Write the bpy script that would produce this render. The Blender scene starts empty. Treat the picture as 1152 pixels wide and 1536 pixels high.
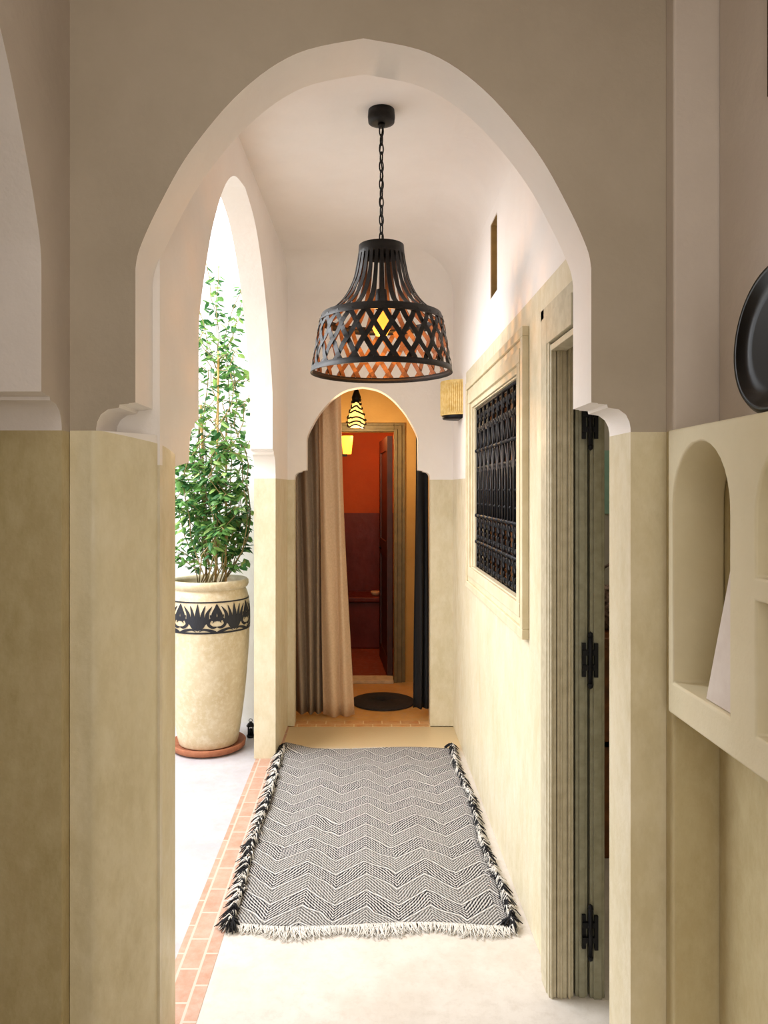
import bpy, math, random
from mathutils import Vector, Matrix, geometry
random.seed(7)
pi=math.pi
sc=bpy.context.scene
COL=sc.collection

# ------------------------------------------------------------ helpers
def lin(h):
    h=h.lstrip('#'); o=[]
    for i in (0,2,4):
        c=int(h[i:i+2],16)/255
        o.append(c/12.92 if c<=0.04045 else ((c+0.055)/1.055)**2.4)
    return (o[0],o[1],o[2],1)

class NT:
    def __init__(s,name):
        s.m=bpy.data.materials.new(name); s.m.use_nodes=True
        s.t=s.m.node_tree; s.b=s.t.nodes['Principled BSDF']
    def n(s,typ,**kw):
        nd=s.t.nodes.new(typ)
        for k,v in kw.items():
            if k.startswith('i_'):
                nd.inputs[k[2:].replace('_',' ')].default_value=v
            else: setattr(nd,k,v)
        return nd
    def l(s,a,b): s.t.links.new(a,b)
    def math(s,op,a,b=None):
        nd=s.t.nodes.new('ShaderNodeMath'); nd.operation=op
        for i,v in enumerate((a,b)):
            if v is None: continue
            if isinstance(v,(int,float)): nd.inputs[i].default_value=v
            else: s.l(v,nd.inputs[i])
        return nd.outputs[0]
    def mix(s,f,a,b):
        nd=s.t.nodes.new('ShaderNodeMix'); nd.data_type='RGBA'
        for sock,v in ((nd.inputs[0],f),(nd.inputs[6],a),(nd.inputs[7],b)):
            if isinstance(v,(int,float,tuple)): sock.default_value=v
            else: s.l(v,sock)
        return nd.outputs[2]
    def pos(s): return s.n('ShaderNodeNewGeometry').outputs['Position']
    def noise(s,vec,scale,detail=4,rough=.6):
        nd=s.n('ShaderNodeTexNoise'); nd.inputs['Scale'].default_value=scale
        nd.inputs['Detail'].default_value=detail; nd.inputs['Roughness'].default_value=rough
        s.l(vec,nd.inputs['Vector']); return nd.outputs[0]
    def ramp(s,f,a,b):
        nd=s.n('ShaderNodeMapRange'); s.l(f,nd.inputs[0]); nd.inputs[1].default_value=a; nd.inputs[2].default_value=b
        return nd.outputs[0]
    def bump(s,h,strength,dist=.01):
        nd=s.n('ShaderNodeBump'); nd.inputs['Strength'].default_value=strength; nd.inputs['Distance'].default_value=dist
        s.l(h,nd.inputs['Height']); s.l(nd.outputs[0],s.b.inputs['Normal'])

def mottled(N,ca,cb,scale=3.0):
    p=N.pos()
    f=N.ramp(N.noise(p,scale,6,.65),.35,.68)
    return N.mix(f,lin(ca),lin(cb))

def simple(name,c,rough=.6,metal=0,c2=None,scale=20,bump=0,emit=None,es=0,spec=None):
    N=NT(name)
    if c2:
        p=N.pos(); nz=N.noise(p,scale,4)
        N.l(N.mix(N.ramp(nz,.35,.65),lin(c),lin(c2)),N.b.inputs['Base Color'])
        if bump: N.bump(nz,bump,.004)
    else: N.b.inputs['Base Color'].default_value=lin(c)
    N.b.inputs['Roughness'].default_value=rough; N.b.inputs['Metallic'].default_value=metal
    if spec is not None: N.b.inputs['Specular IOR Level'].default_value=spec
    if emit:
        N.b.inputs['Emission Color'].default_value=lin(emit); N.b.inputs['Emission Strength'].default_value=es
    return N.m

def plaster(name,up,low=None,zs=1.6,extra=None,rough=.62,slope=None):
    """up/low = (colA,colB) ; low painted below zs"""
    N=NT(name); p=N.pos()
    u=mottled(N,up[0],up[1],1.6)
    if low:
        sep=N.n('ShaderNodeSeparateXYZ'); N.l(p,sep.inputs[0]); z=sep.outputs[2]; y=sep.outputs[1]
        if slope: z=N.math('ADD',z,N.math('MULTIPLY',N.math('SUBTRACT',y,slope[0]),slope[1]))
        mask=N.math('LESS_THAN',z,zs)
        if extra:
            m2=N.math('MULTIPLY',N.math('LESS_THAN',z,extra[0]),N.math('LESS_THAN',y,extra[1]))
            mask=N.math('MAXIMUM',mask,m2)
        mp=N.n('ShaderNodeMapping'); mp.inputs['Scale'].default_value=(1,1,.5); N.l(p,mp.inputs[0])
        f=N.ramp(N.noise(mp.outputs[0],5,8,.7),.36,.66)
        f2=N.ramp(N.noise(mp.outputs[0],18,8,.75),.42,.68)
        l=N.mix(f,lin(low[0]),lin(low[1]))
        l=N.mix(N.math('MULTIPLY',f2,.6),l,lin(low[2]))
        N.l(N.mix(mask,u,l),N.b.inputs['Base Color'])
        N.l(N.math('SUBTRACT',rough,N.math('MULTIPLY',mask,N.math('MULTIPLY',N.math('ADD',f2,.6),.2))),N.b.inputs['Roughness'])
    else:
        N.l(u,N.b.inputs['Base Color']); N.b.inputs['Roughness'].default_value=rough
    N.b.inputs['Specular IOR Level'].default_value=.4
    N.bump(N.noise(p,9,5,.6),.3,.014)
    return N.m

class MB:
    def __init__(s): s.v=[];s.f=[];s.mi=[];s.sm=[]
    def add(s,vs,fs,mi=0,smooth=False):
        o=len(s.v); s.v+= [tuple(v) for v in vs]
        for f in fs:
            s.f.append(tuple(i+o for i in f)); s.mi.append(mi); s.sm.append(smooth)
    def box(s,x0,x1,y0,y1,z0,z1,mi=0):
        s.add([(x0,y0,z0),(x1,y0,z0),(x1,y1,z0),(x0,y1,z0),(x0,y0,z1),(x1,y0,z1),(x1,y1,z1),(x0,y1,z1)],
              [(0,3,2,1),(4,5,6,7),(0,1,5,4),(1,2,6,5),(2,3,7,6),(3,0,4,7)],mi)
    def tube(s,pts,r,seg=6,mi=0,closed=False,cap=True):
        pts=[Vector(p) for p in pts]; n=len(pts)
        if not isinstance(r,(list,tuple)): r=[r]*n
        vs=[];prev=None
        for i,p in enumerate(pts):
            if closed: d=pts[(i+1)%n]-pts[i-1]
            else: d=pts[min(i+1,n-1)]-pts[max(i-1,0)]
            if d.length<1e-9: d=Vector((0,0,1))
            d.normalize()
            if prev is None:
                a=Vector((0,0,1)) if abs(d.z)<.9 else Vector((1,0,0))
                u=d.cross(a).normalized()
            else:
                u=prev-d*prev.dot(d)
                u=u.normalized() if u.length>1e-6 else d.orthogonal().normalized()
            prev=u; w=d.cross(u)
            for k in range(seg):
                a=2*pi*k/seg; vs.append(p+(u*math.cos(a)+w*math.sin(a))*r[i])
        fs=[]
        for i in range(n if closed else n-1):
            j=(i+1)%n
            for k in range(seg):
                k2=(k+1)%seg; fs.append((i*seg+k,i*seg+k2,j*seg+k2,j*seg+k))
        if cap and not closed:
            fs.append(tuple(range(seg))[::-1]); fs.append(tuple((n-1)*seg+k for k in range(seg)))
        s.add(vs,fs,mi,True)
    def lathe(s,prof,c,seg=48,mi=0,a0=0,a1=2*pi,M=None):
        c=Vector(c); full=abs(a1-a0-2*pi)<1e-6; ns=seg if full else seg+1; vs=[]
        for (r,z) in prof:
            for k in range(ns):
                a=a0+(a1-a0)*k/seg
                q=Vector((r*math.cos(a),r*math.sin(a),z))
                if M: q=M@q
                vs.append(c+q)
        fs=[]
        for i in range(len(prof)-1):
            for k in range(seg):
                k2=(k+1)%ns; fs.append((i*ns+k,i*ns+k2,(i+1)*ns+k2,(i+1)*ns+k))
        s.add(vs,fs,mi,True)
    def strip(s,pts,nrm,w,t,mi=0,inner=None):
        vs=[];n=len(pts)
        for i in range(n):
            d=(Vector(pts[min(i+1,n-1)])-Vector(pts[max(i-1,0)])).normalized()
            nn=Vector(nrm[i]).normalized(); b=d.cross(nn).normalized()
            ww=w[i] if isinstance(w,list) else w
            p=Vector(pts[i])
            vs+=[p-b*ww/2-nn*t/2,p+b*ww/2-nn*t/2,p+b*ww/2+nn*t/2,p-b*ww/2+nn*t/2]
        o0=len(s.f)
        fs=[(0,1,2,3),((n-1)*4+3,(n-1)*4+2,(n-1)*4+1,(n-1)*4)]; inn=[0,0]
        for i in range(n-1):
            for k in range(4):
                k2=(k+1)%4; fs.append((i*4+k2,i*4+k,(i+1)*4+k,(i+1)*4+k2)); inn.append(1 if k==0 else 0)
        s.add(vs,fs,mi,False)
        if inner is not None:
            for q,f in enumerate(inn):
                if f: s.mi[o0+q]=inner
    def obj(s,name,mats,parent=None,bevel=0,auto=None,recalc=False,solid=0):
        me=bpy.data.meshes.new(name); me.from_pydata(s.v,[],s.f)
        for m in (mats if isinstance(mats,(list,tuple)) else [mats]): me.materials.append(m)
        me.polygons.foreach_set('material_index',s.mi)
        me.polygons.foreach_set('use_smooth',s.sm)
        me.update()
        if recalc:
            import bmesh
            bm=bmesh.new(); bm.from_mesh(me); bmesh.ops.recalc_face_normals(bm,faces=bm.faces); bm.to_mesh(me); bm.free()
        if auto:
            me.shade_smooth(); me.set_sharp_from_angle(angle=auto)
        o=bpy.data.objects.new(name,me); COL.objects.link(o)
        if parent: o.parent=parent
        if solid:
            md=o.modifiers.new('s','SOLIDIFY'); md.thickness=solid
        if bevel:
            md=o.modifiers.new('b','BEVEL'); md.width=bevel; md.segments=3; md.limit_method='ANGLE'; md.angle_limit=.7
        return o
def empty(name,loc=(0,0,0)):
    o=bpy.data.objects.new(name,None); COL.objects.link(o); return o

def prism(name,loops,fn,w0,w1,mats,side_mi=0,bevel=0,parent=None,auto=.6):
    L=[[Vector((p[0],p[1],0)) for p in lp] for lp in loops]
    tris=geometry.tessellate_polygon(L)
    flat=[p for lp in L for p in lp]; n=len(flat)
    mb=MB()
    vs=[fn(p.x,p.y,w0) for p in flat]+[fn(p.x,p.y,w1) for p in flat]
    fs=[];mi=[]
    for t in tris:
        a,b,c=t
        if ((flat[b]-flat[a]).cross(flat[c]-flat[a])).length<1e-12: continue
        fs.append(t);mi.append(0); fs.append((t[2]+n,t[1]+n,t[0]+n));mi.append(0)
    o=0
    for lp in L:
        m=len(lp)
        for i in range(m):
            j=(i+1)%m; fs.append((o+i,o+j,o+j+n,o+i+n)); mi.append(side_mi)
        o+=m
    mb.add(vs,fs); mb.mi=mi
    return mb.obj(name,mats,parent=parent,bevel=bevel,auto=auto,recalc=True)

def catmull(P,k=6):
    out=[]
    for i in range(len(P)-1):
        p0=Vector(P[max(i-1,0)]);p1=Vector(P[i]);p2=Vector(P[i+1]);p3=Vector(P[min(i+2,len(P)-1)])
        for j in range(k):
            t=j/k
            out.append(.5*((2*p1)+(p2-p0)*t+(2*p0-5*p1+4*p2-p3)*t*t+(3*p1-p0-3*p2+p3)*t**3))
    out.append(Vector(P[-1])); return out
ARC=catmull([(1,0),(.98,.09),(.895,.275),(.755,.515),(.53,.775),(.29,.935),(0,1.0)],6)
def arch(c,a,b,s,p,z1,z2,zb=0.0):
    w=b-a;h=z1-z2
    R=[(b,zb)]
    if w>0:
        R+=[(b,z2),(b,z2+.12*h),(a+.97*w,z2+.35*h),(a+.88*w,z2+.6*h),(a+.7*w,z2+.78*h),(a+.42*w,z2+.84*h),(a+.40*w,z2+.95*h),(a+.18*w,z2+.97*h),(a+.15*w,z1),(a,z1+.02*h)]
    R+=[(a*q[0],s+(p-s)*q[1]) for q in ARC]
    right=[(c+x,z) for x,z in R]
    left=[(c-x,z) for x,z in R[:-1]]
    return left+right[::-1]

XZ=lambda u,v,w: Vector((u,w,v))
YZ=lambda u,v,w: Vector((w,u,v))
def boxo(name,x0,x1,y0,y1,z0,z1,mat,bevel=0,parent=None):
    mb=MB(); mb.box(x0,x1,y0,y1,z0,z1); return mb.obj(name,mat,parent=parent,bevel=bevel)

# ------------------------------------------------------------ materials
WHITE=('#f6f0eb','#efe8e2'); BE=('#dfd4b8','#d1c5a3','#ebe3ce')
m_white=plaster('white_plaster',WHITE)
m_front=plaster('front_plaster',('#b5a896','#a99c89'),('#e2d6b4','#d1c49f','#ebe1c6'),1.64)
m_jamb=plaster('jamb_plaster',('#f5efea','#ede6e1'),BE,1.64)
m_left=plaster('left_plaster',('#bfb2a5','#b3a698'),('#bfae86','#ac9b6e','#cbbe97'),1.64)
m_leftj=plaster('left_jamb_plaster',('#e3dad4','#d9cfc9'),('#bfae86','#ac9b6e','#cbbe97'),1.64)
m_arc=plaster('arcade_plaster',WHITE,BE,1.565)
m_far=plaster('far_plaster',WHITE,BE,1.565)
m_right=plaster('corridor_plaster',WHITE,BE,1.565,(2.15,4.25))
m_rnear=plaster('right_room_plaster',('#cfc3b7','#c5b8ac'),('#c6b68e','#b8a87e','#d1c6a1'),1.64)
m_niche=plaster('niche_plaster',('#e3d9bd','#d8ccaa'))
m_trim=simple('stucco_trim','#d9cdb0',.5,c2='#ccbf9e',scale=12)
m_doorfr=simple('painted_doorframe','#c9c0a6',.45,c2='#b8ae92',scale=30)
m_leaf=simple('painted_shutter','#979580',.45,c2='#86846e',scale=30)
m_iron=simple('wrought_iron','#14151a',.45,.6)
m_lampmetal=simple('blackened_metal','#171514',.5,.5,c2='#211e1c',scale=60)
m_lampglow=simple('bulb_lit_inside','#6e4826',.5,.3,c2='#52361d',scale=60)  # orange bulb light on the strap insides, put into their colour
m_glow=simple('bulb_glow','#ff9a30',.5,emit='#ffa53a',es=1.6)
m_black=simple('black_gloss','#040405',.22,spec=.25)
m_wood=simple('warm_wood','#8a5426',.45,c2='#5d3617',scale=14)
m_terra=simple('terracotta','#a96a48',.75,c2='#8f5438',scale=25)
m_courtw=plaster('courtyard_plaster',('#eeede8','#e2e0da'))
m_greyw=plaster('grey_plaster',('#cfcdc6','#c2bfb6'))
m_ochre=plaster('ochre_plaster',('#c9a05a','#b78d48'))
m_red=plaster('red_plaster',('#c9601f','#b85219'),('#6e2010','#5a180c','#7c2614'),1.27)

def floor_mat(name,a,b,c=None):
    N=NT(name); p=N.pos()
    f=N.ramp(N.noise(p,3.5,8,.7),.38,.62); f2=N.ramp(N.noise(p,24,7,.8),.48,.72)
    col=N.mix(f,lin(a),lin(b)); col=N.mix(N.math('MULTIPLY',f2,.45),col,lin('#b5aa9e'))
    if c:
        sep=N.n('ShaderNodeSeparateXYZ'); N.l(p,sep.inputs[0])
        col=N.mix(N.ramp(sep.outputs[1],4.3,4.5),col,lin(c))  # warm light spill at the far end, painted into the floor colour
    N.l(col,N.b.inputs['Base Color']); N.b.inputs['Roughness'].default_value=.42
    N.bump(N.noise(p,25,5),.15,.004); return N.m
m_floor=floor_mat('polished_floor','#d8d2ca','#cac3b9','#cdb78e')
m_cfloor=floor_mat('courtyard_floor','#c3c0c4','#b2aeb3')
m_ofloor=floor_mat('ochre_floor','#d6a662','#c4924c')
m_rfloor=floor_mat('red_floor','#a54a2b','#8e3c21')

def brick_mat(name,c1,c2,mort,bw,bh,rot=True,ms=.005,fade=.5):
    N=NT(name); p=N.pos()
    mp=N.n('ShaderNodeMapping'); N.l(p,mp.inputs[0])
    if rot: mp.inputs['Rotation'].default_value=(0,0,pi/2)
    br=N.n('ShaderNodeTexBrick'); N.l(mp.outputs[0],br.inputs['Vector'])
    br.inputs['Color1'].default_value=lin(c1); br.inputs['Color2'].default_value=lin(c2); br.inputs['Mortar'].default_value=lin(mort)
    br.inputs['Scale'].default_value=1; br.inputs['Brick Width'].default_value=bw; br.inputs['Row Height'].default_value=bh
    br.inputs['Mortar Size'].default_value=ms; br.inputs['Mortar Smooth'].default_value=.4
    f=N.ramp(N.noise(p,16,6,.75),.32,.66)
    N.l(N.mix(N.math('MULTIPLY',f,fade),br.outputs[0],lin(mort)),N.b.inputs['Base Color'])
    N.b.inputs['Roughness'].default_value=.6
    N.bump(br.outputs['Fac'],-.3,.003); return N.m
m_brick=brick_mat('faded_bricks','#bb8d75','#b07f66','#c4b3a4',.16,.064,fade=.5)
m_brick2=brick_mat('threshold_bricks','#c98a4a','#b67338','#e0c392',.12,.1,False)

# ------------------------------------------------------------ shell
op=arch(0,.55,.645,2.035,2.59,1.71,1.64)
outer=[(-1.9,0),(-1.9,3.0),(2.2,3.0),(2.2,0)]+op[::-1]
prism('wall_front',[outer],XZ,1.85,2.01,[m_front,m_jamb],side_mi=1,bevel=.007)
pc=catmull([(-.7065,1.846),(-.668,1.843),(-.645,1.845),(-.622,1.868),(-.578,1.93),(-.537,2.0),(-.526,2.07),(-.527,2.148)],6)
prism('wall_pier',[[(p.x,p.y) for p in pc]+[(-.65,2.148),(-.70,1.9)]],lambda u,v,w:Vector((u,v,w)),0,1.643,[plaster('pier_plaster',WHITE,('#e2d6b4','#d1c49f','#ebe1c6'),1.645,slope=(1.84,.15))],auto=.8)
op=arch(.95,.736,.85,2.0,2.75,1.715,1.64)
o2=[(-1.6,0),(-1.6,3.0),(1.85,3.0),(1.85,0)]+op[::-1]
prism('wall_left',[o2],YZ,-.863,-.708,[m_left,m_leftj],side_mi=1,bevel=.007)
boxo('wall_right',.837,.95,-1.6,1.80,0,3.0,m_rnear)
boxo('trim_1',.73,.95,1.803,1.852,0,3.0,m_rnear,bevel=.006)
boxo('wall_back',-1.9,.95,-1.7,-1.6,0,3.0,m_rnear)
boxo('wall_left_outer',-2.0,-1.9,-1.7,2.01,0,3.0,m_left)
boxo('ceiling',-2.0,2.2,-1.7,1.93,3.0,3.1,m_white)

def x0(y): return -.53+(y-2.05)*.05/2.8
ARCF=lambda u,v,w: Vector((x0(u)-w,u,v))
opA=arch(3.295,.86,.985,2.0,2.8,1.72,1.565)
opA=[(2.15,z) if (u<2.45 and z<1.58) else (u,z) for u,z in opA]
opA=[(max(u,2.26),z) if (u<2.45 and 1.58<z<1.73) else (u,z) for u,z in opA]
o3=[(2.0,0),(2.0,2.96),(4.87,2.96),(4.87,0)]+opA[::-1]
prism('wall_arcade',[o3],ARCF,0,.12,[m_arc],bevel=.006)
opF=arch(-.006,.353,.43,1.82,2.155,1.625,1.565)
o4=[(-.62,0),(-.62,2.96),(.62,2.96),(.62,0)]+opF[::-1]
prism('wall_far',[o4],XZ,4.86,4.96,[m_far],bevel=.005)
win=[(2.74,1.09),(3.95,1.09),(3.95,1.92),(2.74,1.92)]
slot=[(3.27,2.355),(3.45,2.355),(3.45,2.69),(3.27,2.69)]
o5=[(2.01,1.93),(2.01,2.96),(4.87,2.96),(4.87,0),(2.28,0),(2.28,1.93)]
prism('wall_corridor_right',[o5,win,slot],YZ,.57,.62,[m_right],bevel=.003)
mb=MB(); mb.box(.575,.70,3.445,3.46,2.35,2.70); mb.box(.575,.70,3.26,3.274,2.35,2.70); mb.box(.575,.70,3.26,3.46,2.345,2.358); mb.box(.575,.70,3.26,3.46,2.687,2.70); mb.box(.70,.71,3.26,3.46,2.345,2.70)
mb.obj('window_2',simple('ochre_recess','#a98d55',.7,c2='#8f7546',scale=10))
boxo('ceiling_corridor',-.65,2.2,1.93,5.0,2.95,3.1,m_white)
def cove(name,fn,L0,L1,r=.22):
    P=[(0,0)]+[(r-r*math.sin(a),r-r*math.cos(a)) for a in [pi/2*i/10 for i in range(11)]]
    prism(name,[P],fn,L0,L1,[m_white],auto=.5)
cove('trim_cove_right',lambda u,v,w:Vector((.571-u,w,2.951-v)),2.01,4.86)
cove('trim_cove_far',lambda u,v,w:Vector((w,4.861-u,2.951-v)),-.5,.57)

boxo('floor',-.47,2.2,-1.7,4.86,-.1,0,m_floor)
boxo('floor_side',-1.9,-.47,-1.7,1.9,-.1,0,m_floor)
boxo('floor_threshold_bricks',-.60,-.47,1.9,4.86,-.1,.001,m_brick)
boxo('floor_courtyard',-4.5,-.60,1.9,5.0,-.1,-.002,m_cfloor)
boxo('floor_doorway_bricks',-.62,.62,4.86,4.97,-.1,.004,m_brick2)
boxo('floor_vestibule',-.62,.62,4.97,6.0,-.1,0,m_ofloor)
boxo('floor_washroom',-.7,.8,6.0,7.8,-.1,.0,m_rfloor)

boxo('wall_courtyard_far',-4.5,-.625,4.95,5.1,-.1,2.5,m_courtw)
boxo('wall_courtyard_left',-4.6,-4.5,1.9,5.1,-.1,2.5,m_courtw)
boxo('wall_vestibule_left',-.72,-.62,4.96,6.1,0,2.6,m_ochre)
boxo('wall_vestibule_right',.44,.6,4.96,6.1,0,2.6,m_ochre)
opD=[(-.22,0),(-.22,1.955),(.24,1.955),(.24,0)]
prism('wall_vestibule_far',[[(-.62,0),(-.62,2.6),(.6,2.6),(.6,0)]+opD[::-1]],XZ,6.0,6.1,[m_ochre])
boxo('ceiling_vestibule',-.72,.62,4.96,6.1,2.5,2.6,m_ochre)
mb=MB()
for k,(a,t) in enumerate(((.085,.02),(.06,.032),(.025,.042))):
    mb.box(.24,.24+a,6.0-t,6.0,0,1.955+a*.8); mb.box(-.22-a,-.22,6.0-t,6.0,0,1.955+a*.8); mb.box(-.22,.24,6.0-t,6.0,1.955,1.955+a*.8)
mb.obj('trim_2',simple('casing_olive','#7f6e46',.5,c2='#6f603c',scale=20),bevel=.003)
boxo('trim_3',-.215,.235,5.93,6.1,.0,.025,simple('sill_stone','#dccaa8',.6,c2='#c8b593'),bevel=.004)
boxo('wall_washroom_left',-.35,-.25,6.1,7.8,0,2.5,m_red)
boxo('wall_washroom_right',.6,.7,6.1,7.8,0,2.5,m_red)
boxo('wall_washroom_far',-.35,.7,7.67,7.8,0,2.5,m_red)
boxo('ceiling_washroom',-.35,.7,6.1,7.8,2.5,2.6,m_red)
mb=MB(); mb.box(-.25,.6,7.25,7.67,0,.44); mb.box(-.25,.6,7.22,7.67,.44,.49)
mb.obj('built_in_bench',m_red,bevel=.012)
mb=MB(); mb.lathe([(0,.492),(.035,.492),(.05,.52),(.048,.53),(.03,.51),(0,.50)],(.12,7.36,0),20); mb.obj('soap_dish',simple('pale_ceramic','#e8c9a0',.3))
e=empty('washroom_door')
mb=MB(); pts=[(.232,6.11),(.185,6.85)]
d=Vector((pts[1][0]-pts[0][0],pts[1][1]-pts[0][1],0)).normalized(); nn=Vector((d.y,-d.x,0))
def slab(a,b,z0,z1,t0,t1):
    P=Vector((pts[0][0],pts[0][1],0))
    q=[P+d*a-nn*t0,P+d*b-nn*t0,P+d*b-nn*t1,P+d*a-nn*t1]
    mb.add([v+Vector((0,0,z0)) for v in q]+[v+Vector((0,0,z1)) for v in q],[(0,3,2,1),(4,5,6,7),(0,1,5,4),(1,2,6,5),(2,3,7,6),(3,0,4,7)])
slab(0,.74,.02,1.93,0,.03)
for a,b in ((.0,.1),(.64,.74)): slab(a,b,.02,1.93,.03,.042)
for a,b in ((.02,.15),(.95,1.08),(1.82,1.93)): slab(.1,.64,a,b,.03,.042)
mb.obj('leaf',simple('door_redwood','#4a1f14',.45,c2='#381610',scale=12),parent=e)
mb=MB(); mb.tube([(.19,6.75,1.0),(.15,6.75,1.0),(.145,6.66,1.0)],.009,8); mb.lathe([(0,0),(.02,0),(.02,.006),(0,.006)],(.185,6.75,1.0),12,M=Matrix.Rotation(-pi/2,3,'Y')); mb.obj('handle',m_iron,parent=e)

boxo('wall_utility_far',.62,2.2,4.86,4.96,0,3.0,m_greyw)
boxo('wall_utility_right',2.1,2.2,2.01,4.9,0,3.0,m_niche)

# ------------------------------------------------------------ window frame & grille
e=empty('window_1')
mb=MB()
def frame_yz(y0,y1,z0,z1,w,xa,xb):
    mb.box(xa,xb,y0,y1,z0,z0+w); mb.box(xa,xb,y0,y1,z1-w,z1); mb.box(xa,xb,y0,y0+w,z0+w,z1-w); mb.box(xa,xb,y1-w,y1,z0+w,z1-w)
frame_yz(2.635,4.10,.985,2.065,.035,.545,.57)
frame_yz(2.67,4.065,1.02,2.03,.03,.555,.57)
frame_yz(2.70,4.035,1.05,2.0,.05,.548,.572)
frame_yz(2.74,3.99,1.075,1.955,.03,.56,.60)
mb.obj('stucco_frame',m_trim,parent=e,bevel=.003)
mb=MB()
mb.box(.68,.685,2.7,4.0,1.05,1.96,1)
for yy in (2.7,3.09,3.33,3.56,3.92): mb.box(.65,.688,yy,yy+.05,1.05,1.96,0)
for zz in (1.06,1.5,1.9): mb.box(.652,.686,2.7,4.0,zz,zz+.04,0)
mb.obj('casement',[m_wood,simple('dark_glass','#23262b',.08)],parent=e)
mb=MB(); X=.588
y0g,y1g,z0g,z1g=2.745,3.95,1.10,1.915
n=10; st=(y1g-y0g)/n
R=.0062
def t2(pts,r=R): mb.tube([(X,a,b) for a,b in pts],r,6)
for i in range(n+1):
    y=y0g+i*st; t2([(y,z0g),(y,z1g)],.0065)
for z in (z0g,1.235,1.37,1.70,z1g): t2([(y0g,z),(y1g,z)],.008)
def spiral(cy,cz,r,a0,turn,k=14):
    return [(cy+r*(1-.72*i/k)*math.cos(a0+turn*i/k),cz+r*(1-.72*i/k)*math.sin(a0+turn*i/k)) for i in range(k+1)]
for i in range(n):
    c=y0g+(i+.5)*st; h=st/2
    for (za,zb) in ((z0g,1.235),(1.235,1.37)):
        zm=(za+zb)/2; rr=.026
        for s in (-1,1):
            t2(spiral(c+s*.028,zm+.036,rr,-pi/2,s*5.2),.0055); t2(spiral(c+s*.028,zm-.036,rr,pi/2,-s*5.2),.0055)
    t2([(c-h*.9,1.37),(c-h*.9,1.56),(c-h*.7,1.62),(c-h*.3,1.665),(c,1.695),(c+h*.3,1.665),(c+h*.7,1.62),(c+h*.9,1.56),(c+h*.9,1.37)],.006)
    t2([(c,1.37),(c,1.60)],.006); t2(spiral(c-.018,1.60,.02,0,4.6),.005); t2(spiral(c+.018,1.60,.02,pi,-4.6),.005)
    for zz in (1.43,1.50): mb.lathe([(0,-.012),(.012,0),(0,.012)],(X,c,zz),8)
    for s in (-1,1):
        t2([(c,1.71),(c+s*.03,1.75),(c+s*.04,1.79)]); t2(spiral(c+s*.022,1.80,.022,0 if s>0 else pi,s*5),.0055)
        t2(spiral(c+s*.026,1.868,.024,-pi/2,s*5.3),.0055)
for i in range(n+1):
    y=y0g+i*st
    for zz in (1.235,1.37,1.70): mb.lathe([(0,-.014),(.014,-.005),(.014,.005),(0,.014)],(X,y,zz),8)
mb.obj('iron_grille',m_iron,parent=e)

# ------------------------------------------------------------ door frame + folding shutters
mb=MB()
for (xa,xb,ya,yb,zt) in ((.545,.57,2.285,2.345,2.02),(.552,.57,2.345,2.385,2.055),(.572,.60,2.262,2.279,1.928),(.60,.622,2.268,2.279,1.928),(.548,.57,2.264,2.286,1.985)):
    mb.box(xa,xb,ya,yb,0,zt)
for xx in (.556,.584,.608): mb.tube([(xx,2.262,0),(xx,2.262,1.93)],.005,8)
mb.box(.545,.57,2.015,2.285,1.935,2.02); mb.box(.552,.57,2.015,2.385,2.02,2.055); mb.box(.552,.60,2.015,2.28,1.91,1.928)
mb.obj('trim_4',m_doorfr,bevel=.003)
e=empty('door_1')
mb=MB()
for (xa,xb,yy) in ((.628,.664,2.27),(.669,.712,2.262)):
    mb.box(xa,xb,yy,yy+.33,.0,1.92)
    mb.box(xa+.009,xb-.009,yy-.006,yy,.0,1.92)
mb.obj('folding_leaves',m_leaf,parent=e,bevel=.002)
mb=MB()
for z in (.20,1.0,1.70):
    mb.box(.644,.655,2.255,2.262,z-.05,z+.05); mb.box(.678,.689,2.247,2.256,z-.05,z+.05)
    for dz in (-.022,.022): mb.box(.644,.689,2.248,2.258,z+dz-.008,z+dz+.008)
    mb.tube([(.6665,2.25,z-.07),(.6665,2.25,z+.07)],.007,10)
    mb.lathe([(0,.085),(.007,.08),(.009,.07),(0,.065)],(.6665,2.25,z),8); mb.lathe([(0,-.085),(.007,-.08),(.009,-.07),(0,-.065)],(.6665,2.25,z),8)
mb.obj('hinges',m_iron,parent=e)

e=empty('sideboard')
mb=MB(); mb.box(.95,1.45,3.1,3.9,.86,.90); 
for x in (.97,1.39):
    for y in (3.12,3.84): mb.box(x,x+.04,y,y+.04,0,.86)
mb.box(.97,1.43,3.12,3.88,.45,.48); mb.obj('frame',m_wood,parent=e,bevel=.004)
mb=MB(); mb.lathe([(0,.0),(.10,.0),(.14,.06),(.13,.13),(.10,.17),(.105,.175),(.09,.175),(.08,.13),(0,.03)],(1.12,3.35,.90),20)
mb.tube([(1.03,3.35,1.06),(1.05,3.35,1.16),(1.12,3.35,1.2),(1.19,3.35,1.16),(1.21,3.35,1.06)],.007,6)
mb.obj('woven_basket',simple('basket_check','#b59c92',.8,c2='#3a302e',scale=60))
mb=MB(); mb.box(.70,2.0,4.84,4.86,1.35,1.75); mb.obj('window_3',simple('teal_glass','#7fb9b0',.2,c2='#a6d2c6',scale=3))

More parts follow.
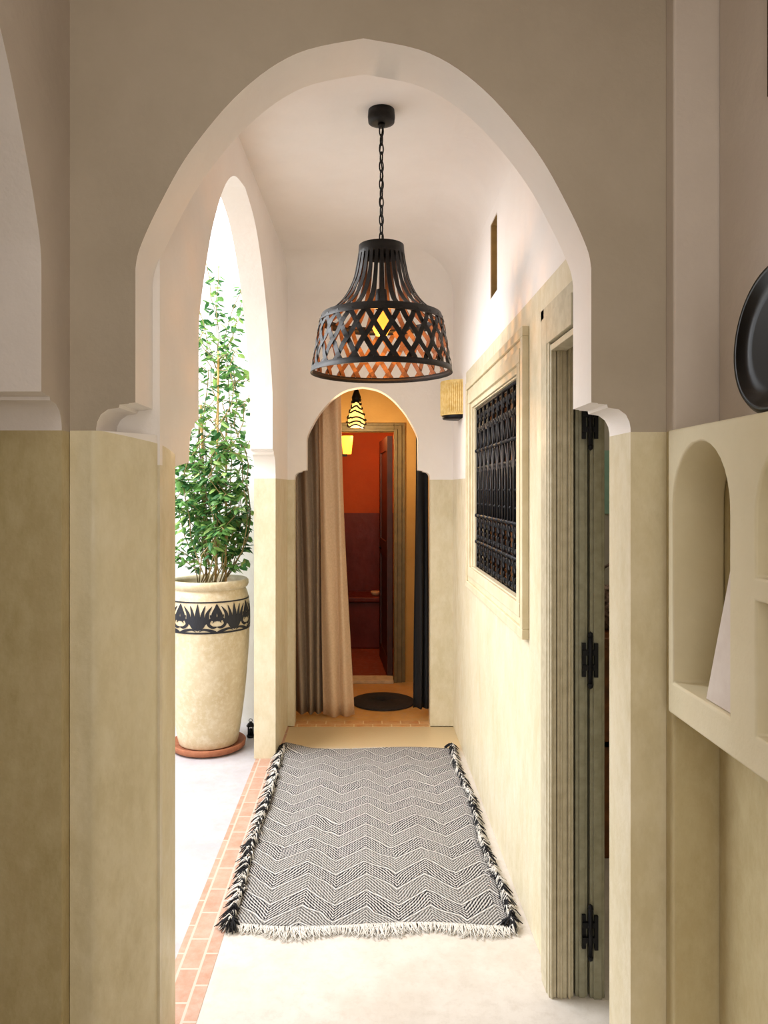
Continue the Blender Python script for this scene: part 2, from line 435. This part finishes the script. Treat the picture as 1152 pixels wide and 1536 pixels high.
# ------------------------------------------------------------ niche shelf unit
def arch_hole(y0,y1,z0,z1):
    c=(y0+y1)/2;a=(y1-y0)/2; zs=z1-a*1.05
    P=[(y0,z0),(y1,z0)]
    P+=[(c+a*math.cos(t),zs+(z1-zs)*math.sin(t)) for t in [pi*i/16 for i in range(17)]]
    return P
rect=lambda y0,y1,z0,z1:[(y0,z0),(y1,z0),(y1,z1),(y0,z1)]
prism('trim_niche_shelf',[rect(.62,1.802,.98,1.64),arch_hole(1.50,1.775,1.055,1.605),arch_hole(1.10,1.40,1.34,1.605),rect(1.10,1.40,1.05,1.297),arch_hole(.72,1.0,1.055,1.605)],YZ,.716,.836,[m_niche],bevel=.012)
mb=MB()
mb.add([(.729,1.63,1.057),(.729,1.485,1.057),(.729,1.485,1.40),(.729,1.50,1.40),(.735,1.63,1.057),(.735,1.485,1.057),(.735,1.485,1.40),(.735,1.50,1.40)],[(0,1,2,3),(7,6,5,4),(0,4,5,1),(1,5,6,2),(2,6,7,3),(3,7,4,0)])
mb.obj('paper_card',simple('card_paper','#e2d9d2',.7,c2='#dacfc8'))
M=Matrix.Rotation(math.radians(-86),3,'Y')
mb=MB(); mb.lathe([(0,.016),(.09,.016),(.12,.018),(.130,.028),(.138,.030),(.146,.022),(.144,.008),(.12,-.006),(.08,-.012),(0,-.014)],(.783,1.42,1.785),64,M=M)
mb.obj('black_plate',m_black)
mb=MB(); mb.box(.822,.837,1.15,1.562,2.30,2.9,0); mb.box(.818,.822,1.17,1.54,2.325,2.88,1)
mb.obj('wall_picture',[m_black,simple('picture_orange','#b3561c',.5,c2='#3c1c0c',scale=9)],bevel=.002)

# ------------------------------------------------------------ pendant lamp
L=Vector((.069,2.93,0))
e=empty('pendant_lamp')
mb=MB()
prof=catmull([(.086,2.41),(.094,2.36),(.108,2.30),(.137,2.24),(.176,2.195),(.226,2.16)],4)
N=28
for k in range(N):
    a=2*pi*k/N; ca,sa=math.cos(a),math.sin(a); pts=[];nr=[];ww=[]
    for i,p in enumerate(prof):
        pts.append((L.x+p.x*ca,L.y+p.x*sa,p.y))
        q0=prof[max(i-1,0)];q1=prof[min(i+1,len(prof)-1)]; dr,dz=q1.x-q0.x,q1.y-q0.y
        nr.append((-dz*ca,-dz*sa,dr)); ww.append(.0115+.010*i/len(prof))
    mb.strip(pts,nr,ww,.0025,0,1)
zl0,zl1=1.957,2.15; r0,r1=.266,.232
def rl(z): return r1+(r0-r1)*((zl1-z)/(zl1-zl0))**.9
N=24
for dsg in (-1,1):
    for k in range(N):
        a=2*pi*k/N; pts=[];nr=[]
        for i in range(13):
            t=i/12; z=zl1-(zl1-zl0)*t; an=a+dsg*t*.46
            rr=rl(z)+.003*math.cos(pi*t*4.6+(0 if dsg>0 else pi))
            pts.append((L.x+rr*math.cos(an),L.y+rr*math.sin(an),z)); nr.append((math.cos(an),math.sin(an),.15))
        mb.strip(pts,nr,.0185,.002,0,1)
def ring(z0,z1,ra,rb,t=.004):
    mb.lathe([(ra,z0),(rb,z1),(rb-t,z1),(ra-t,z0),(ra,z0)],(L.x,L.y,0),64)
ring(2.138,2.168,.239,.228); ring(1.945,1.966,.271,.268,.006); ring(2.395,2.432,.089,.086)
mb.lathe([(0,2.437),(.06,2.437),(.086,2.433),(.086,2.428),(.0,2.43)],(L.x,L.y,0),40)
mb.tube([(L.x,L.y,2.43),(L.x,L.y,2.25)],.007,8); mb.lathe([(0,2.27),(.02,2.265),(.024,2.22),(.022,2.19),(0,2.19)],(L.x,L.y,0),16)
for a in (0,2*pi/3,4*pi/3): mb.tube([(L.x,L.y,2.45),(L.x+.05*math.cos(a),L.y+.05*math.sin(a),2.435)],.004,6)
mb.obj('shade',[m_lampmetal,m_lampglow],parent=e)
mb=MB()
mb.lathe([(0,2.90),(.03,2.90),(.05,2.905),(.052,2.925),(.05,2.95),(0,2.95)],(L.x,L.y,0),32)
mb.lathe([(0,2.885),(.012,2.885),(.014,2.90),(0,2.90)],(L.x,L.y,0),12)
mb.obj('canopy',m_lampmetal,parent=e)
mb=MB(); z=2.89;i=0
while z>2.455:
    zc=z-.018; pts=[]
    for k in range(14):
        a=2*pi*k/14; u=.0085*math.cos(a); v=.0215*math.sin(a)
        an=(pi/2)*i+.5; pts.append((L.x+u*math.cos(an),L.y+u*math.sin(an),zc+v))
    mb.tube(pts,.0028,6,closed=True); z-=.034;i+=1
mb.tube([(L.x+.006,L.y,2.89),(L.x-.006,L.y+.005,2.8),(L.x+.006,L.y,2.7),(L.x-.005,L.y,2.6),(L.x+.005,L.y,2.5),(L.x,L.y,2.43)],.0028,6)
mb.obj('chain',m_lampmetal,parent=e)
mb=MB(); mb.lathe([(0,2.085),(.020,2.09),(.034,2.115),(.036,2.135),(.027,2.165),(.016,2.185),(.013,2.195),(0,2.195)],(L.x,L.y,0),24)
mb.obj('bulb',m_glow,parent=e)

def light(name,typ,loc,power,color=(1,1,1),size=1,rot=None,target=None,sy=None):
    l=bpy.data.lights.new(name,typ); l.energy=power; l.color=color
    if typ=='AREA':
        l.size=size
        if sy: l.shape='RECTANGLE'; l.size_y=sy
    elif typ=='POINT': l.shadow_soft_size=size
    o=bpy.data.objects.new(name,l); o.location=loc; COL.objects.link(o)
    if target: o.rotation_euler=(Vector(target)-Vector(loc)).to_track_quat('-Z','Y').to_euler()
    return o
o=light('bulb_light','POINT',(L.x,L.y,2.05),6,(1,.40,.09),.03); o.parent=e

# ------------------------------------------------------------ wall sconce (right wall)
e=empty('wall_sconce'); mb=MB(); C=(.57,4.5)
N=30
for k in range(N+1):
    a=pi/2+pi*k/N
    x=C[0]+.112*math.cos(a); y=C[1]+.11*math.sin(a)
    mb.tube([(x,y,1.94),(x,y,2.13)],.0062,6)
mb.lathe([(.114,1.935),(.114,1.955),(.108,1.955),(.108,1.935)],(C[0],C[1],0),30,a0=pi/2,a1=3*pi/2)
mb.lathe([(.114,2.115),(.114,2.135),(.108,2.135),(.108,2.115)],(C[0],C[1],0),30,a0=pi/2,a1=3*pi/2)
mb.obj('reed_shade',simple('reed','#e8cf92',.6,c2='#d4b26a',scale=50,emit='#d8a850',es=.14),parent=e)
mb=MB(); mb.lathe([(0,1.915),(.104,1.915),(.108,1.935),(0,1.935)],(C[0],C[1],0),30,a0=pi/2,a1=3*pi/2); mb.box(.563,.57,4.42,4.58,1.93,2.12)
mb.obj('base',m_iron,parent=e)

# ------------------------------------------------------------ rug
e=empty('woven_rug')
rx0,rx1,ry0,ry1=-.455,.505,2.62,4.42
def rz(x,y): return .012+.003*math.sin(x*9+y*4)+.002*math.sin(y*13)
nx,ny=50,90; vs=[];fs=[]
def re(x,y,t): return x+.008*math.sin(y*7+1)*(1 if t>.5 else .6)
for j in range(ny+1):
    for i in range(nx+1):
        t=i/nx; y=ry0+(ry1-ry0)*j/ny; x=rx0+(rx1-rx0)*t
        lift=0
        if j>ny-8 and i<8: lift=.03*((j-(ny-8))/8)*((8-i)/8)
        vs.append((re(x,y,t),y+.012*math.sin(x*8),rz(x,y)+lift))
for j in range(ny):
    for i in range(nx):
        a=j*(nx+1)+i; fs.append((a,a+1,a+nx+2,a+nx+1))
mb=MB(); mb.add(vs,fs,0,True)
N=NT('herringbone_weave'); p=N.pos()
sep=N.n('ShaderNodeSeparateXYZ'); N.l(p,sep.inputs[0]); x,y=sep.outputs[0],sep.outputs[1]
wob=N.math('MULTIPLY',N.math('SUBTRACT',N.noise(p,4,2),.5),.06)
tri=N.math('PINGPONG',N.math('ADD',N.math('ADD',x,5.05),wob),.115)
v=N.math('ADD',N.math('ADD',y,wob),N.math('MULTIPLY',tri,.95))
v2=N.math('ADD',y,N.math('MULTIPLY',tri,1.5))
fine=N.math('SINE',N.math('MULTIPLY',v2,2*pi/.0185))
weft=N.math('SINE',N.math('MULTIPLY',x,2*pi/.011))
fine=N.math('ADD',fine,N.math('MULTIPLY',weft,.4))
nz=N.noise(p,70,3)
fine=N.math('ADD',fine,N.math('MULTIPLY',N.math('SUBTRACT',nz,.5),1.5))
ff=N.ramp(fine,-.65,.75)
base=N.mix(ff,lin('#17181f'),lin('#c6c3c0'))
band=N.math('PINGPONG',v,.055)
line=N.math('LESS_THAN',band,.005)
c=N.mix(N.math('MULTIPLY',line,.75),base,lin('#dcd9d5'))
line2=N.math('MULTIPLY',N.math('GREATER_THAN',band,.005),N.math('LESS_THAN',band,.012))
c=N.mix(N.math('MULTIPLY',line2,.65),c,lin('#1c1d24'))
bn=N.math('GREATER_THAN',N.math('PINGPONG',N.math('ADD',v,.055),.11),.055)
c=N.mix(N.math('MULTIPLY',bn,.25),c,lin('#9a9792'))
N.l(c,N.b.inputs['Base Color']); N.b.inputs['Roughness'].default_value=.95; N.b.inputs['Specular IOR Level'].default_value=.1
N.bump(fine,.5,.003)
mb.obj('weave',N.m,parent=e,solid=.008)
wool_w=simple('wool_white','#d6d2cb',.95); wool_b=simple('wool_black','#131318',.95)
mb=MB()
def strand(b,dr,ln,r,mi,up=.012):
    b=Vector(b); dr=Vector(dr).normalized(); s=Vector((-dr.y,dr.x,0))*random.uniform(-.6,.6)
    P=[]
    for i in range(4):
        t=i/3; q=b+(dr+s*t)*ln*t; q.z=max(.004,b.z+up*math.sin(pi*min(t*1.2,1))-.012*t); P.append(q)
    mb.tube(P,[r,r*1.1,r,r*.5],4,mi)
for side in (-1,1):
    y=ry0-.005
    while y<ry1+.01:
        blk=random.random()<.5; xe=rx0 if side<0 else rx1
        xe+=.008*math.sin(y*7+1)*(1 if side>0 else .6)
        nst=random.randint(7,12); an=random.uniform(-1.3,1.3)
        for k in range(nst):
            a=an+random.uniform(-.6,.6)
            strand((xe-side*.008,y+random.uniform(-.01,.01),.016+random.uniform(0,.008)),(side*math.cos(a),math.sin(a),0),random.uniform(.02,.062 if side<0 else .045),.0026,1 if (blk if random.random()<.75 else not blk) else 0,random.uniform(.008,.03))
        mb.lathe([(0,-.008),(.008,-.003),(.008,.004),(0,.009)],(xe,y,.018),8,1 if not blk else 0)
        y+=random.uniform(.010,.020)
xx=rx0
while xx<rx1+.01:
    strand((xx,ry0+.012*math.sin(xx*8)+.004,.014),(random.uniform(-.4,.4),-1,0),random.uniform(.035,.065)*(1+.3*math.sin(xx*20)),.0018,0,.004)
    if random.random()<.6: strand((xx,ry1+.012*math.sin(xx*8)-.004,.012),(random.uniform(-.4,.4),1,0),random.uniform(.01,.03),.0018,0,.004)
    xx+=.0022
for cxn,cyn in ((rx0,ry0),(rx1,ry0),(rx1,ry1),(rx0,ry1)):
    for k in range(26):
        a=random.uniform(0,2*pi); strand((cxn,cyn,.02),(math.cos(a),math.sin(a),0),random.uniform(.02,.045),.003,1,.02)
mb.obj('fringe',[wool_w,wool_b],parent=e)

# ------------------------------------------------------------ planter
PC=Vector((-.905,4.48,0))
e=empty('planter_pot')
potp=catmull([(.168,.035),(.182,.10),(.207,.28),(.226,.48),(.237,.66),(.239,.80),(.229,.89),(.213,.935)],6)
prof=[(0,.035)]+[(p.x,p.y) for p in potp]+[(.226,.94),(.233,.955),(.232,.975),(.222,.985),(.205,.98),(.198,.96),(.20,.90),(0,.90)]
N=NT('glazed_cream'); p=N.pos(); n1=N.ramp(N.noise(p,35,6,.7),.45,.7); n2=N.ramp(N.noise(p,5,5),.35,.65)
c=N.mix(n2,lin('#d4c5a6'),lin('#c6b48f')); c=N.mix(N.math('MULTIPLY',n1,.6),c,lin('#e6dec9'))
N.l(c,N.b.inputs['Base Color']); N.b.inputs['Roughness'].default_value=.4; N.bump(N.noise(p,60,4),.15,.003)
mb=MB(); mb.lathe(prof,PC,64); mb.obj('body',N.m,parent=e)
mb=MB(); mb.lathe([(0,.0),(.19,0),(.212,.012),(.217,.04),(.209,.044),(.197,.03),(0,.034)],PC,48); mb.obj('saucer',m_terra,parent=e)
mb=MB(); mb.lathe([(0,.905),(.1,.915),(.199,.90)],PC,24); mb.obj('soil',simple('soil','#3b2c1e',.95,c2='#241a12',scale=40,bump=.5),parent=e)
def pr(z):
    for i in range(len(potp)-1):
        if potp[i].y<=z<=potp[i+1].y:
            t=(z-potp[i].y)/(potp[i+1].y-potp[i].y); return potp[i].x*(1-t)+potp[i+1].x*t
    return .22
mb=MB(); zc=.79; hh=.085
def pot(u,v):
    z=zc+v; a=u/.236; r=pr(z)+.0025; return (PC.x+r*math.cos(a),PC.y+r*math.sin(a),z)
def blade(P,ws):
    C=catmull(P,5); n=len(C); vs=[];fs=[]
    for i,q in enumerate(C):
        t=i/(n-1); d=(C[min(i+1,n-1)]-C[max(i-1,0)]).normalized(); nn=Vector((-d.y,d.x))
        w=ws*math.sin(pi*min(1,max(.02,t**.7)))+.0006
        vs+=[pot(*(q-nn*w)),pot(*(q+nn*w))]
    for i in range(n-1): fs.append((2*i,2*i+2,2*i+3,2*i+1))
    mb.add(vs,fs)
for z0_,z1_ in ((hh-.004,hh+.004),(-hh-.004,-hh+.006)):
    S=96; vs=[];fs=[]
    for k in range(S):
        u=2*pi*.236*k/S; vs+=[pot(u,z0_),pot(u,z1_)]
    for k in range(S):
        j=(k+1)%S; fs.append((2*k,2*j,2*j+1,2*k+1))
    mb.add(vs,fs)
NR=7; U=2*pi*.236/NR
for k in range(NR):
    u0=k*U+.04
    for s in (-1,1):
        f=lambda L_:[(u0+s*a*U,b*hh) for a,b in L_]
        blade(f([(0,-.85),(.04,-.2),(.0,.9)]),.010)
        blade(f([(.02,-.8),(.14,-.4),(.13,.2),(.2,.8)]),.013)
        blade(f([(.05,-.6),(.22,-.2),(.26,.3),(.38,.75)]),.012)
        blade(f([(.5,-.95),(.36,-.85),(.16,-.75),(.04,-.9)]),.007)
        blade(f([(.5,-.6),(.38,-.62),(.28,-.4),(.34,-.1),(.42,-.2),(.38,-.35)]),.008)
        blade(f([(.5,-.1),(.42,.1),(.46,.5),(.5,.9)]),.014)
        blade(f([(.5,-.2),(.38,.0),(.32,.2)]),.010)
mb.obj('leaf_frieze',simple('frieze_ink','#12141f',.5),parent=e,solid=.001)

# vine
e=empty('climbing_vine_plant')
mb=MB(); lf=MB(); st=MB()
top=Vector((PC.x,PC.y,.92))
def leafm(p,d,ln,mi):
    d=d.normalized(); side=d.cross(Vector((0,0,1)))
    if side.length<.1: side=Vector((1,0,0))
    side.normalize(); side=(side+Vector((random.uniform(-.5,.5),random.uniform(-.5,.5),random.uniform(-.5,.5)))).normalized()
    nn=d.cross(side).normalized(); w=ln*random.uniform(.24,.34)
    a=p; q=[a,a+d*ln*.3+side*w+nn*w*.3,a+d*ln*.7+side*w*.75+nn*w*.2-Vector((0,0,ln*.08)),a+d*ln-Vector((0,0,ln*.2)),a+d*ln*.7-side*w*.75+nn*w*.2-Vector((0,0,ln*.08)),a+d*ln*.3-side*w+nn*w*.3,a+d*ln*.5]
    if max(v.x for v in q)>-.652: return
    lf.add(q,[(0,1,6),(1,2,6),(2,3,6),(3,4,6),(4,5,6),(5,0,6)],mi,False)
stakes=[((.05,-.05),(.07,-.06),2.30),((-.02,.05),(-.05,.02),2.0),((.1,0),(.10,.03),1.95)]
for (a,b,zt) in stakes:
    st.tube([(top.x+a[0],top.y+a[1],.92),(top.x+b[0],top.y+b[1],zt)],.007,6)
def foliage(P,dens,spread,lnr=(.04,.075)):
    for i in range(len(P)-1):
        dd=dens if P[i].z<1.75 else max(3,int(dens*.6))
        for k in range(dd):
            t=random.random(); p=P[i].lerp(P[i+1],t)
            a=random.uniform(0,2*pi); o=Vector((math.cos(a),math.sin(a),random.uniform(-.4,.5)))*random.uniform(0,spread)
            q=p+o
            if q.y>4.87: continue
            leafm(q,Vector((math.cos(a),math.sin(a),random.uniform(-.8,.3))),random.uniform(*lnr),random.choice((0,0,1,1,2)))
for s in range(28):
    a=random.uniform(0,2*pi); P=[top+Vector((math.cos(a)*.06,math.sin(a)*.06,0))]
    zt=random.choice((1.35,1.5,1.6,1.75,1.9,2.0,2.1,2.2,2.3,2.4)); n=int((zt-.92)/.1)
    rmax=random.uniform(.06,.25)
    for i in range(n):
        t=i/n; a+=random.uniform(-.6,.6); z=.92+(i+1)*(zt-.92)/n
        wid=rmax*(1 if z<1.7 else max(.45,1-(z-1.7)*.6))
        P.append(Vector((min(-.67,top.x+.04+math.cos(a)*wid*min(1,.4+t*2)),top.y+math.sin(a)*wid,z)))
    mb.tube(P,.0032,5)
    foliage(P[2:] if len(P)>5 else P[1:],9,.07,(.035,.072))
for s in range(34):
    z=random.uniform(1.05,2.3); a=random.uniform(-1.3,1.0) if s%3 else random.uniform(2,4.3)
    p=Vector((top.x+.03,top.y-.02,z)); P=[p]
    for i in range(5):
        P.append(P[-1]+Vector((math.cos(a)*.052,math.sin(a)*.055,random.uniform(-.03,.05))))
        if P[-1].x>-.675: P[-1].x=-.675
    mb.tube(P,.0025,5); foliage(P[1:],8,.035,(.035,.065))
for (dx,dz) in ((-.16,.2),(.1,.28),(-.05,.36),(.14,.40),(.02,.33),(-.1,.3),(.16,.2),(-.22,.34)):
    P=[Vector((top.x+.05,top.y,2.2))]
    for i in range(6):
        P.append(P[-1]+Vector((dx/4+random.uniform(-.02,.02),random.uniform(-.03,.03),dz/4+.015)))
        if P[-1].x>-.675: P[-1].x=-.675
    mb.tube(P,.0025,5); foliage(P[1:],10,.035,(.035,.07))
mb.obj('stems',simple('stem','#8a7a4f',.8),parent=e)
st.obj('stakes',simple('bamboo','#d7ae6c',.6,c2='#bb9050',scale=30),parent=e)
def leafmat(n,c):
    N=NT(n); N.b.inputs['Base Color'].default_value=lin(c); N.b.inputs['Roughness'].default_value=.45
    tr=N.n('ShaderNodeBsdfTranslucent'); tr.inputs[0].default_value=lin(c)
    mx=N.n('ShaderNodeMixShader'); mx.inputs[0].default_value=.35
    out=N.t.nodes['Material Output']; N.l(N.b.outputs[0],mx.inputs[1]); N.l(tr.outputs[0],mx.inputs[2]); N.l(mx.outputs[0],out.inputs[0]); return N.m
lf.obj('leaves',[leafmat('leaf_mid','#6a9a50'),leafmat('leaf_dark','#386a38'),leafmat('leaf_light','#98ba66')],parent=e)
mb=MB(); c=(0,0,0)
mb.lathe([(0,0),(.03,0),(.034,.01),(.03,.02),(.028,.02)],c,8)
for k in range(4):
    a=pi/4+k*pi/2; mb.tube([(c[0]+.026*math.cos(a),c[1]+.026*math.sin(a),.015),(c[0]+.026*math.cos(a),c[1]+.026*math.sin(a),.09)],.004,5)
mb.lathe([(.035,.088),(.035,.094),(.02,.115),(.006,.125),(0,.13)],c,8); mb.lathe([(0,.02),(.014,.02),(.014,.07),(0,.075)],c,10)
mb.tube([(c[0]+.014*math.cos(t),c[1],.135+.014*math.sin(t)) for t in [2*pi*k/10 for k in range(10)]],.003,5,closed=True)
o=mb.obj('candle_lantern',m_iron); o.location=(-.685,4.66,-.002); o.scale=(.75,.75,.75)

# ------------------------------------------------------------ vestibule items
e=empty('curtain')
def cloth(name,xa0,xb0,xa1,xb1,y,amp,nf,zt,zb,mat,par,ph=0):
    mb=MB(); nu,nv=nf*14,24; vs=[];fs=[]
    for j in range(nv+1):
        t=j/nv; z=zt+(zb-zt)*t; xa=xa0+(xa1-xa0)*t; xb=xb0+(xb1-xb0)*t**1.3
        for i in range(nu+1):
            s=i/nu; w=math.sin(2*pi*nf*s+ph+.5*math.sin(3*t+s*4))
            vs.append((xa+(xb-xa)*s+.006*math.sin(t*5+s*9),y+amp*(.6+.4*t)*w+.008*math.sin(7*s+2*t),z))
    for j in range(nv):
        for i in range(nu):
            a=j*(nu+1)+i; fs.append((a,a+1,a+nu+2,a+nu+1))
    mb.add(vs,fs,0,True); return mb.obj(name,mat,parent=par,solid=.003)
cloth('back_panel',-.50,-.24,-.46,-.22,5.11,.035,4,2.40,.015,simple('curtain_taupe','#8f7d6a',.8,c2='#9c8975',scale=80),e)
cloth('front_panel',-.31,-.155,-.26,-.065,5.05,.028,2,2.40,.012,simple('curtain_tan','#d8bb9c',.75,c2='#ccae8e',scale=80),e,1.2)
mb=MB(); mb.tube([(-.6,5.08,2.41),(.43,5.08,2.41)],.012,10); mb.obj('rod',m_iron,parent=e)
e=empty('dark_curtain'); cloth('cloth',.345,.432,.335,.43,5.06,.02,2,2.38,.06,simple('curtain_navy','#15171d',.8),e)
mb2=MB(); K=40
mb2.lathe([(0,.004),(.0,.012),(.19,.014),(.20,.01),(.20,.003)],(0,0,0),K)
o=mb2.obj('round_mat',simple('mat_dark','#2a2322',.9,c2='#1b1615',scale=60,bump=.5)); o.location=(.14,5.42,0); o.scale=(1.12,1.15,1)
e=empty('rattan_pendant_lamp'); c=(-.05,5.5,0)
prf=catmull([(.022,2.17),(.03,2.14),(.034,2.10),(.05,2.06),(.064,2.01),(.066,1.975),(.052,1.95)],5)
mb=MB(); mb.lathe([(p.x*.9,p.y) for p in prf],c,24); mb.obj('liner',simple('shade_glow','#ffe08a',.6,emit='#ffd070',es=1.6),parent=e)
mb=MB(); P=[]
for i in range(260):
    t=i/259; q=prf[min(int(t*(len(prf)-1)),len(prf)-1)]; a=t*2*pi*7; P.append((c[0]+(q.x+.002)*math.cos(a),c[1]+(q.x+.002)*math.sin(a),q.y+.008*math.sin(3*a)))
mb.tube(P,.0062,5); mb.lathe([(0,2.23),(.016,2.215),(.034,2.165),(.03,2.13),(0,2.13)],c,14); mb.tube([(c[0],c[1],2.2),(c[0],c[1],2.5)],.003,6); mb.obj('weave',m_iron,parent=e)
o=light('pendant_light','POINT',(-.02,5.5,1.88),12,(1,.74,.44),.05); o.parent=e
e=empty('washroom_sconce')
mb=MB(); mb.lathe([(0,1.80),(.035,1.80),(.05,1.95),(0,1.95)],(-.135,6.4,0),20); mb.obj('shade',simple('sconce_glow','#ffd070',.6,emit='#ffb838',es=2.2),parent=e)
mb=MB(); mb.box(-.25,-.135,6.39,6.41,1.78,1.80); mb.box(-.25,-.24,6.36,6.44,1.76,1.9); mb.obj('bracket',m_iron,parent=e)
o=light('sconce_light','POINT',(-.08,6.42,2.05),13,(1,.5,.16),.05); o.parent=e

# ------------------------------------------------------------ lights / world
w=bpy.data.worlds.new('World'); sc.world=w; w.use_nodes=True
bg=w.node_tree.nodes['Background']; bg.inputs[0].default_value=(.96,.975,1,1); bg.inputs[1].default_value=2.1
light('courtyard_sky_fill','AREA',(-2.6,3.3,3.6),225,(.97,.98,1),2.6,target=(.2,3.2,1.9))  # unseen area lamp added to strengthen the sky over the courtyard
light('room_back_fill','AREA',(0,-1.4,1.5),23,(1,.96,.90),1.6,target=(0,1.8,.9))  # added fill behind the camera; no window is modelled there
light('room_top_fill','AREA',(.0,.6,2.95),6,(1,.95,.89),1.0,target=(0,.6,0))  # added soft fill from above, no visible fixture
light('utility_fill','POINT',(1.5,3.0,2.5),8,(1,.9,.75),.1)  # unseen warm lamp added to lift the side room

sc.view_settings.view_transform='Standard'
sc.view_settings.exposure=0.15

cam=bpy.data.cameras.new('camera'); co=bpy.data.objects.new('camera',cam); COL.objects.link(co)
co.location=(0,0,1.5); co.rotation_euler=(pi/2,0,0)
cam.sensor_fit='AUTO'; cam.sensor_width=36; cam.lens=1150/1536*36
cam.shift_x=31/1536; cam.shift_y=-33/1536; cam.clip_start=.02
sc.camera=co
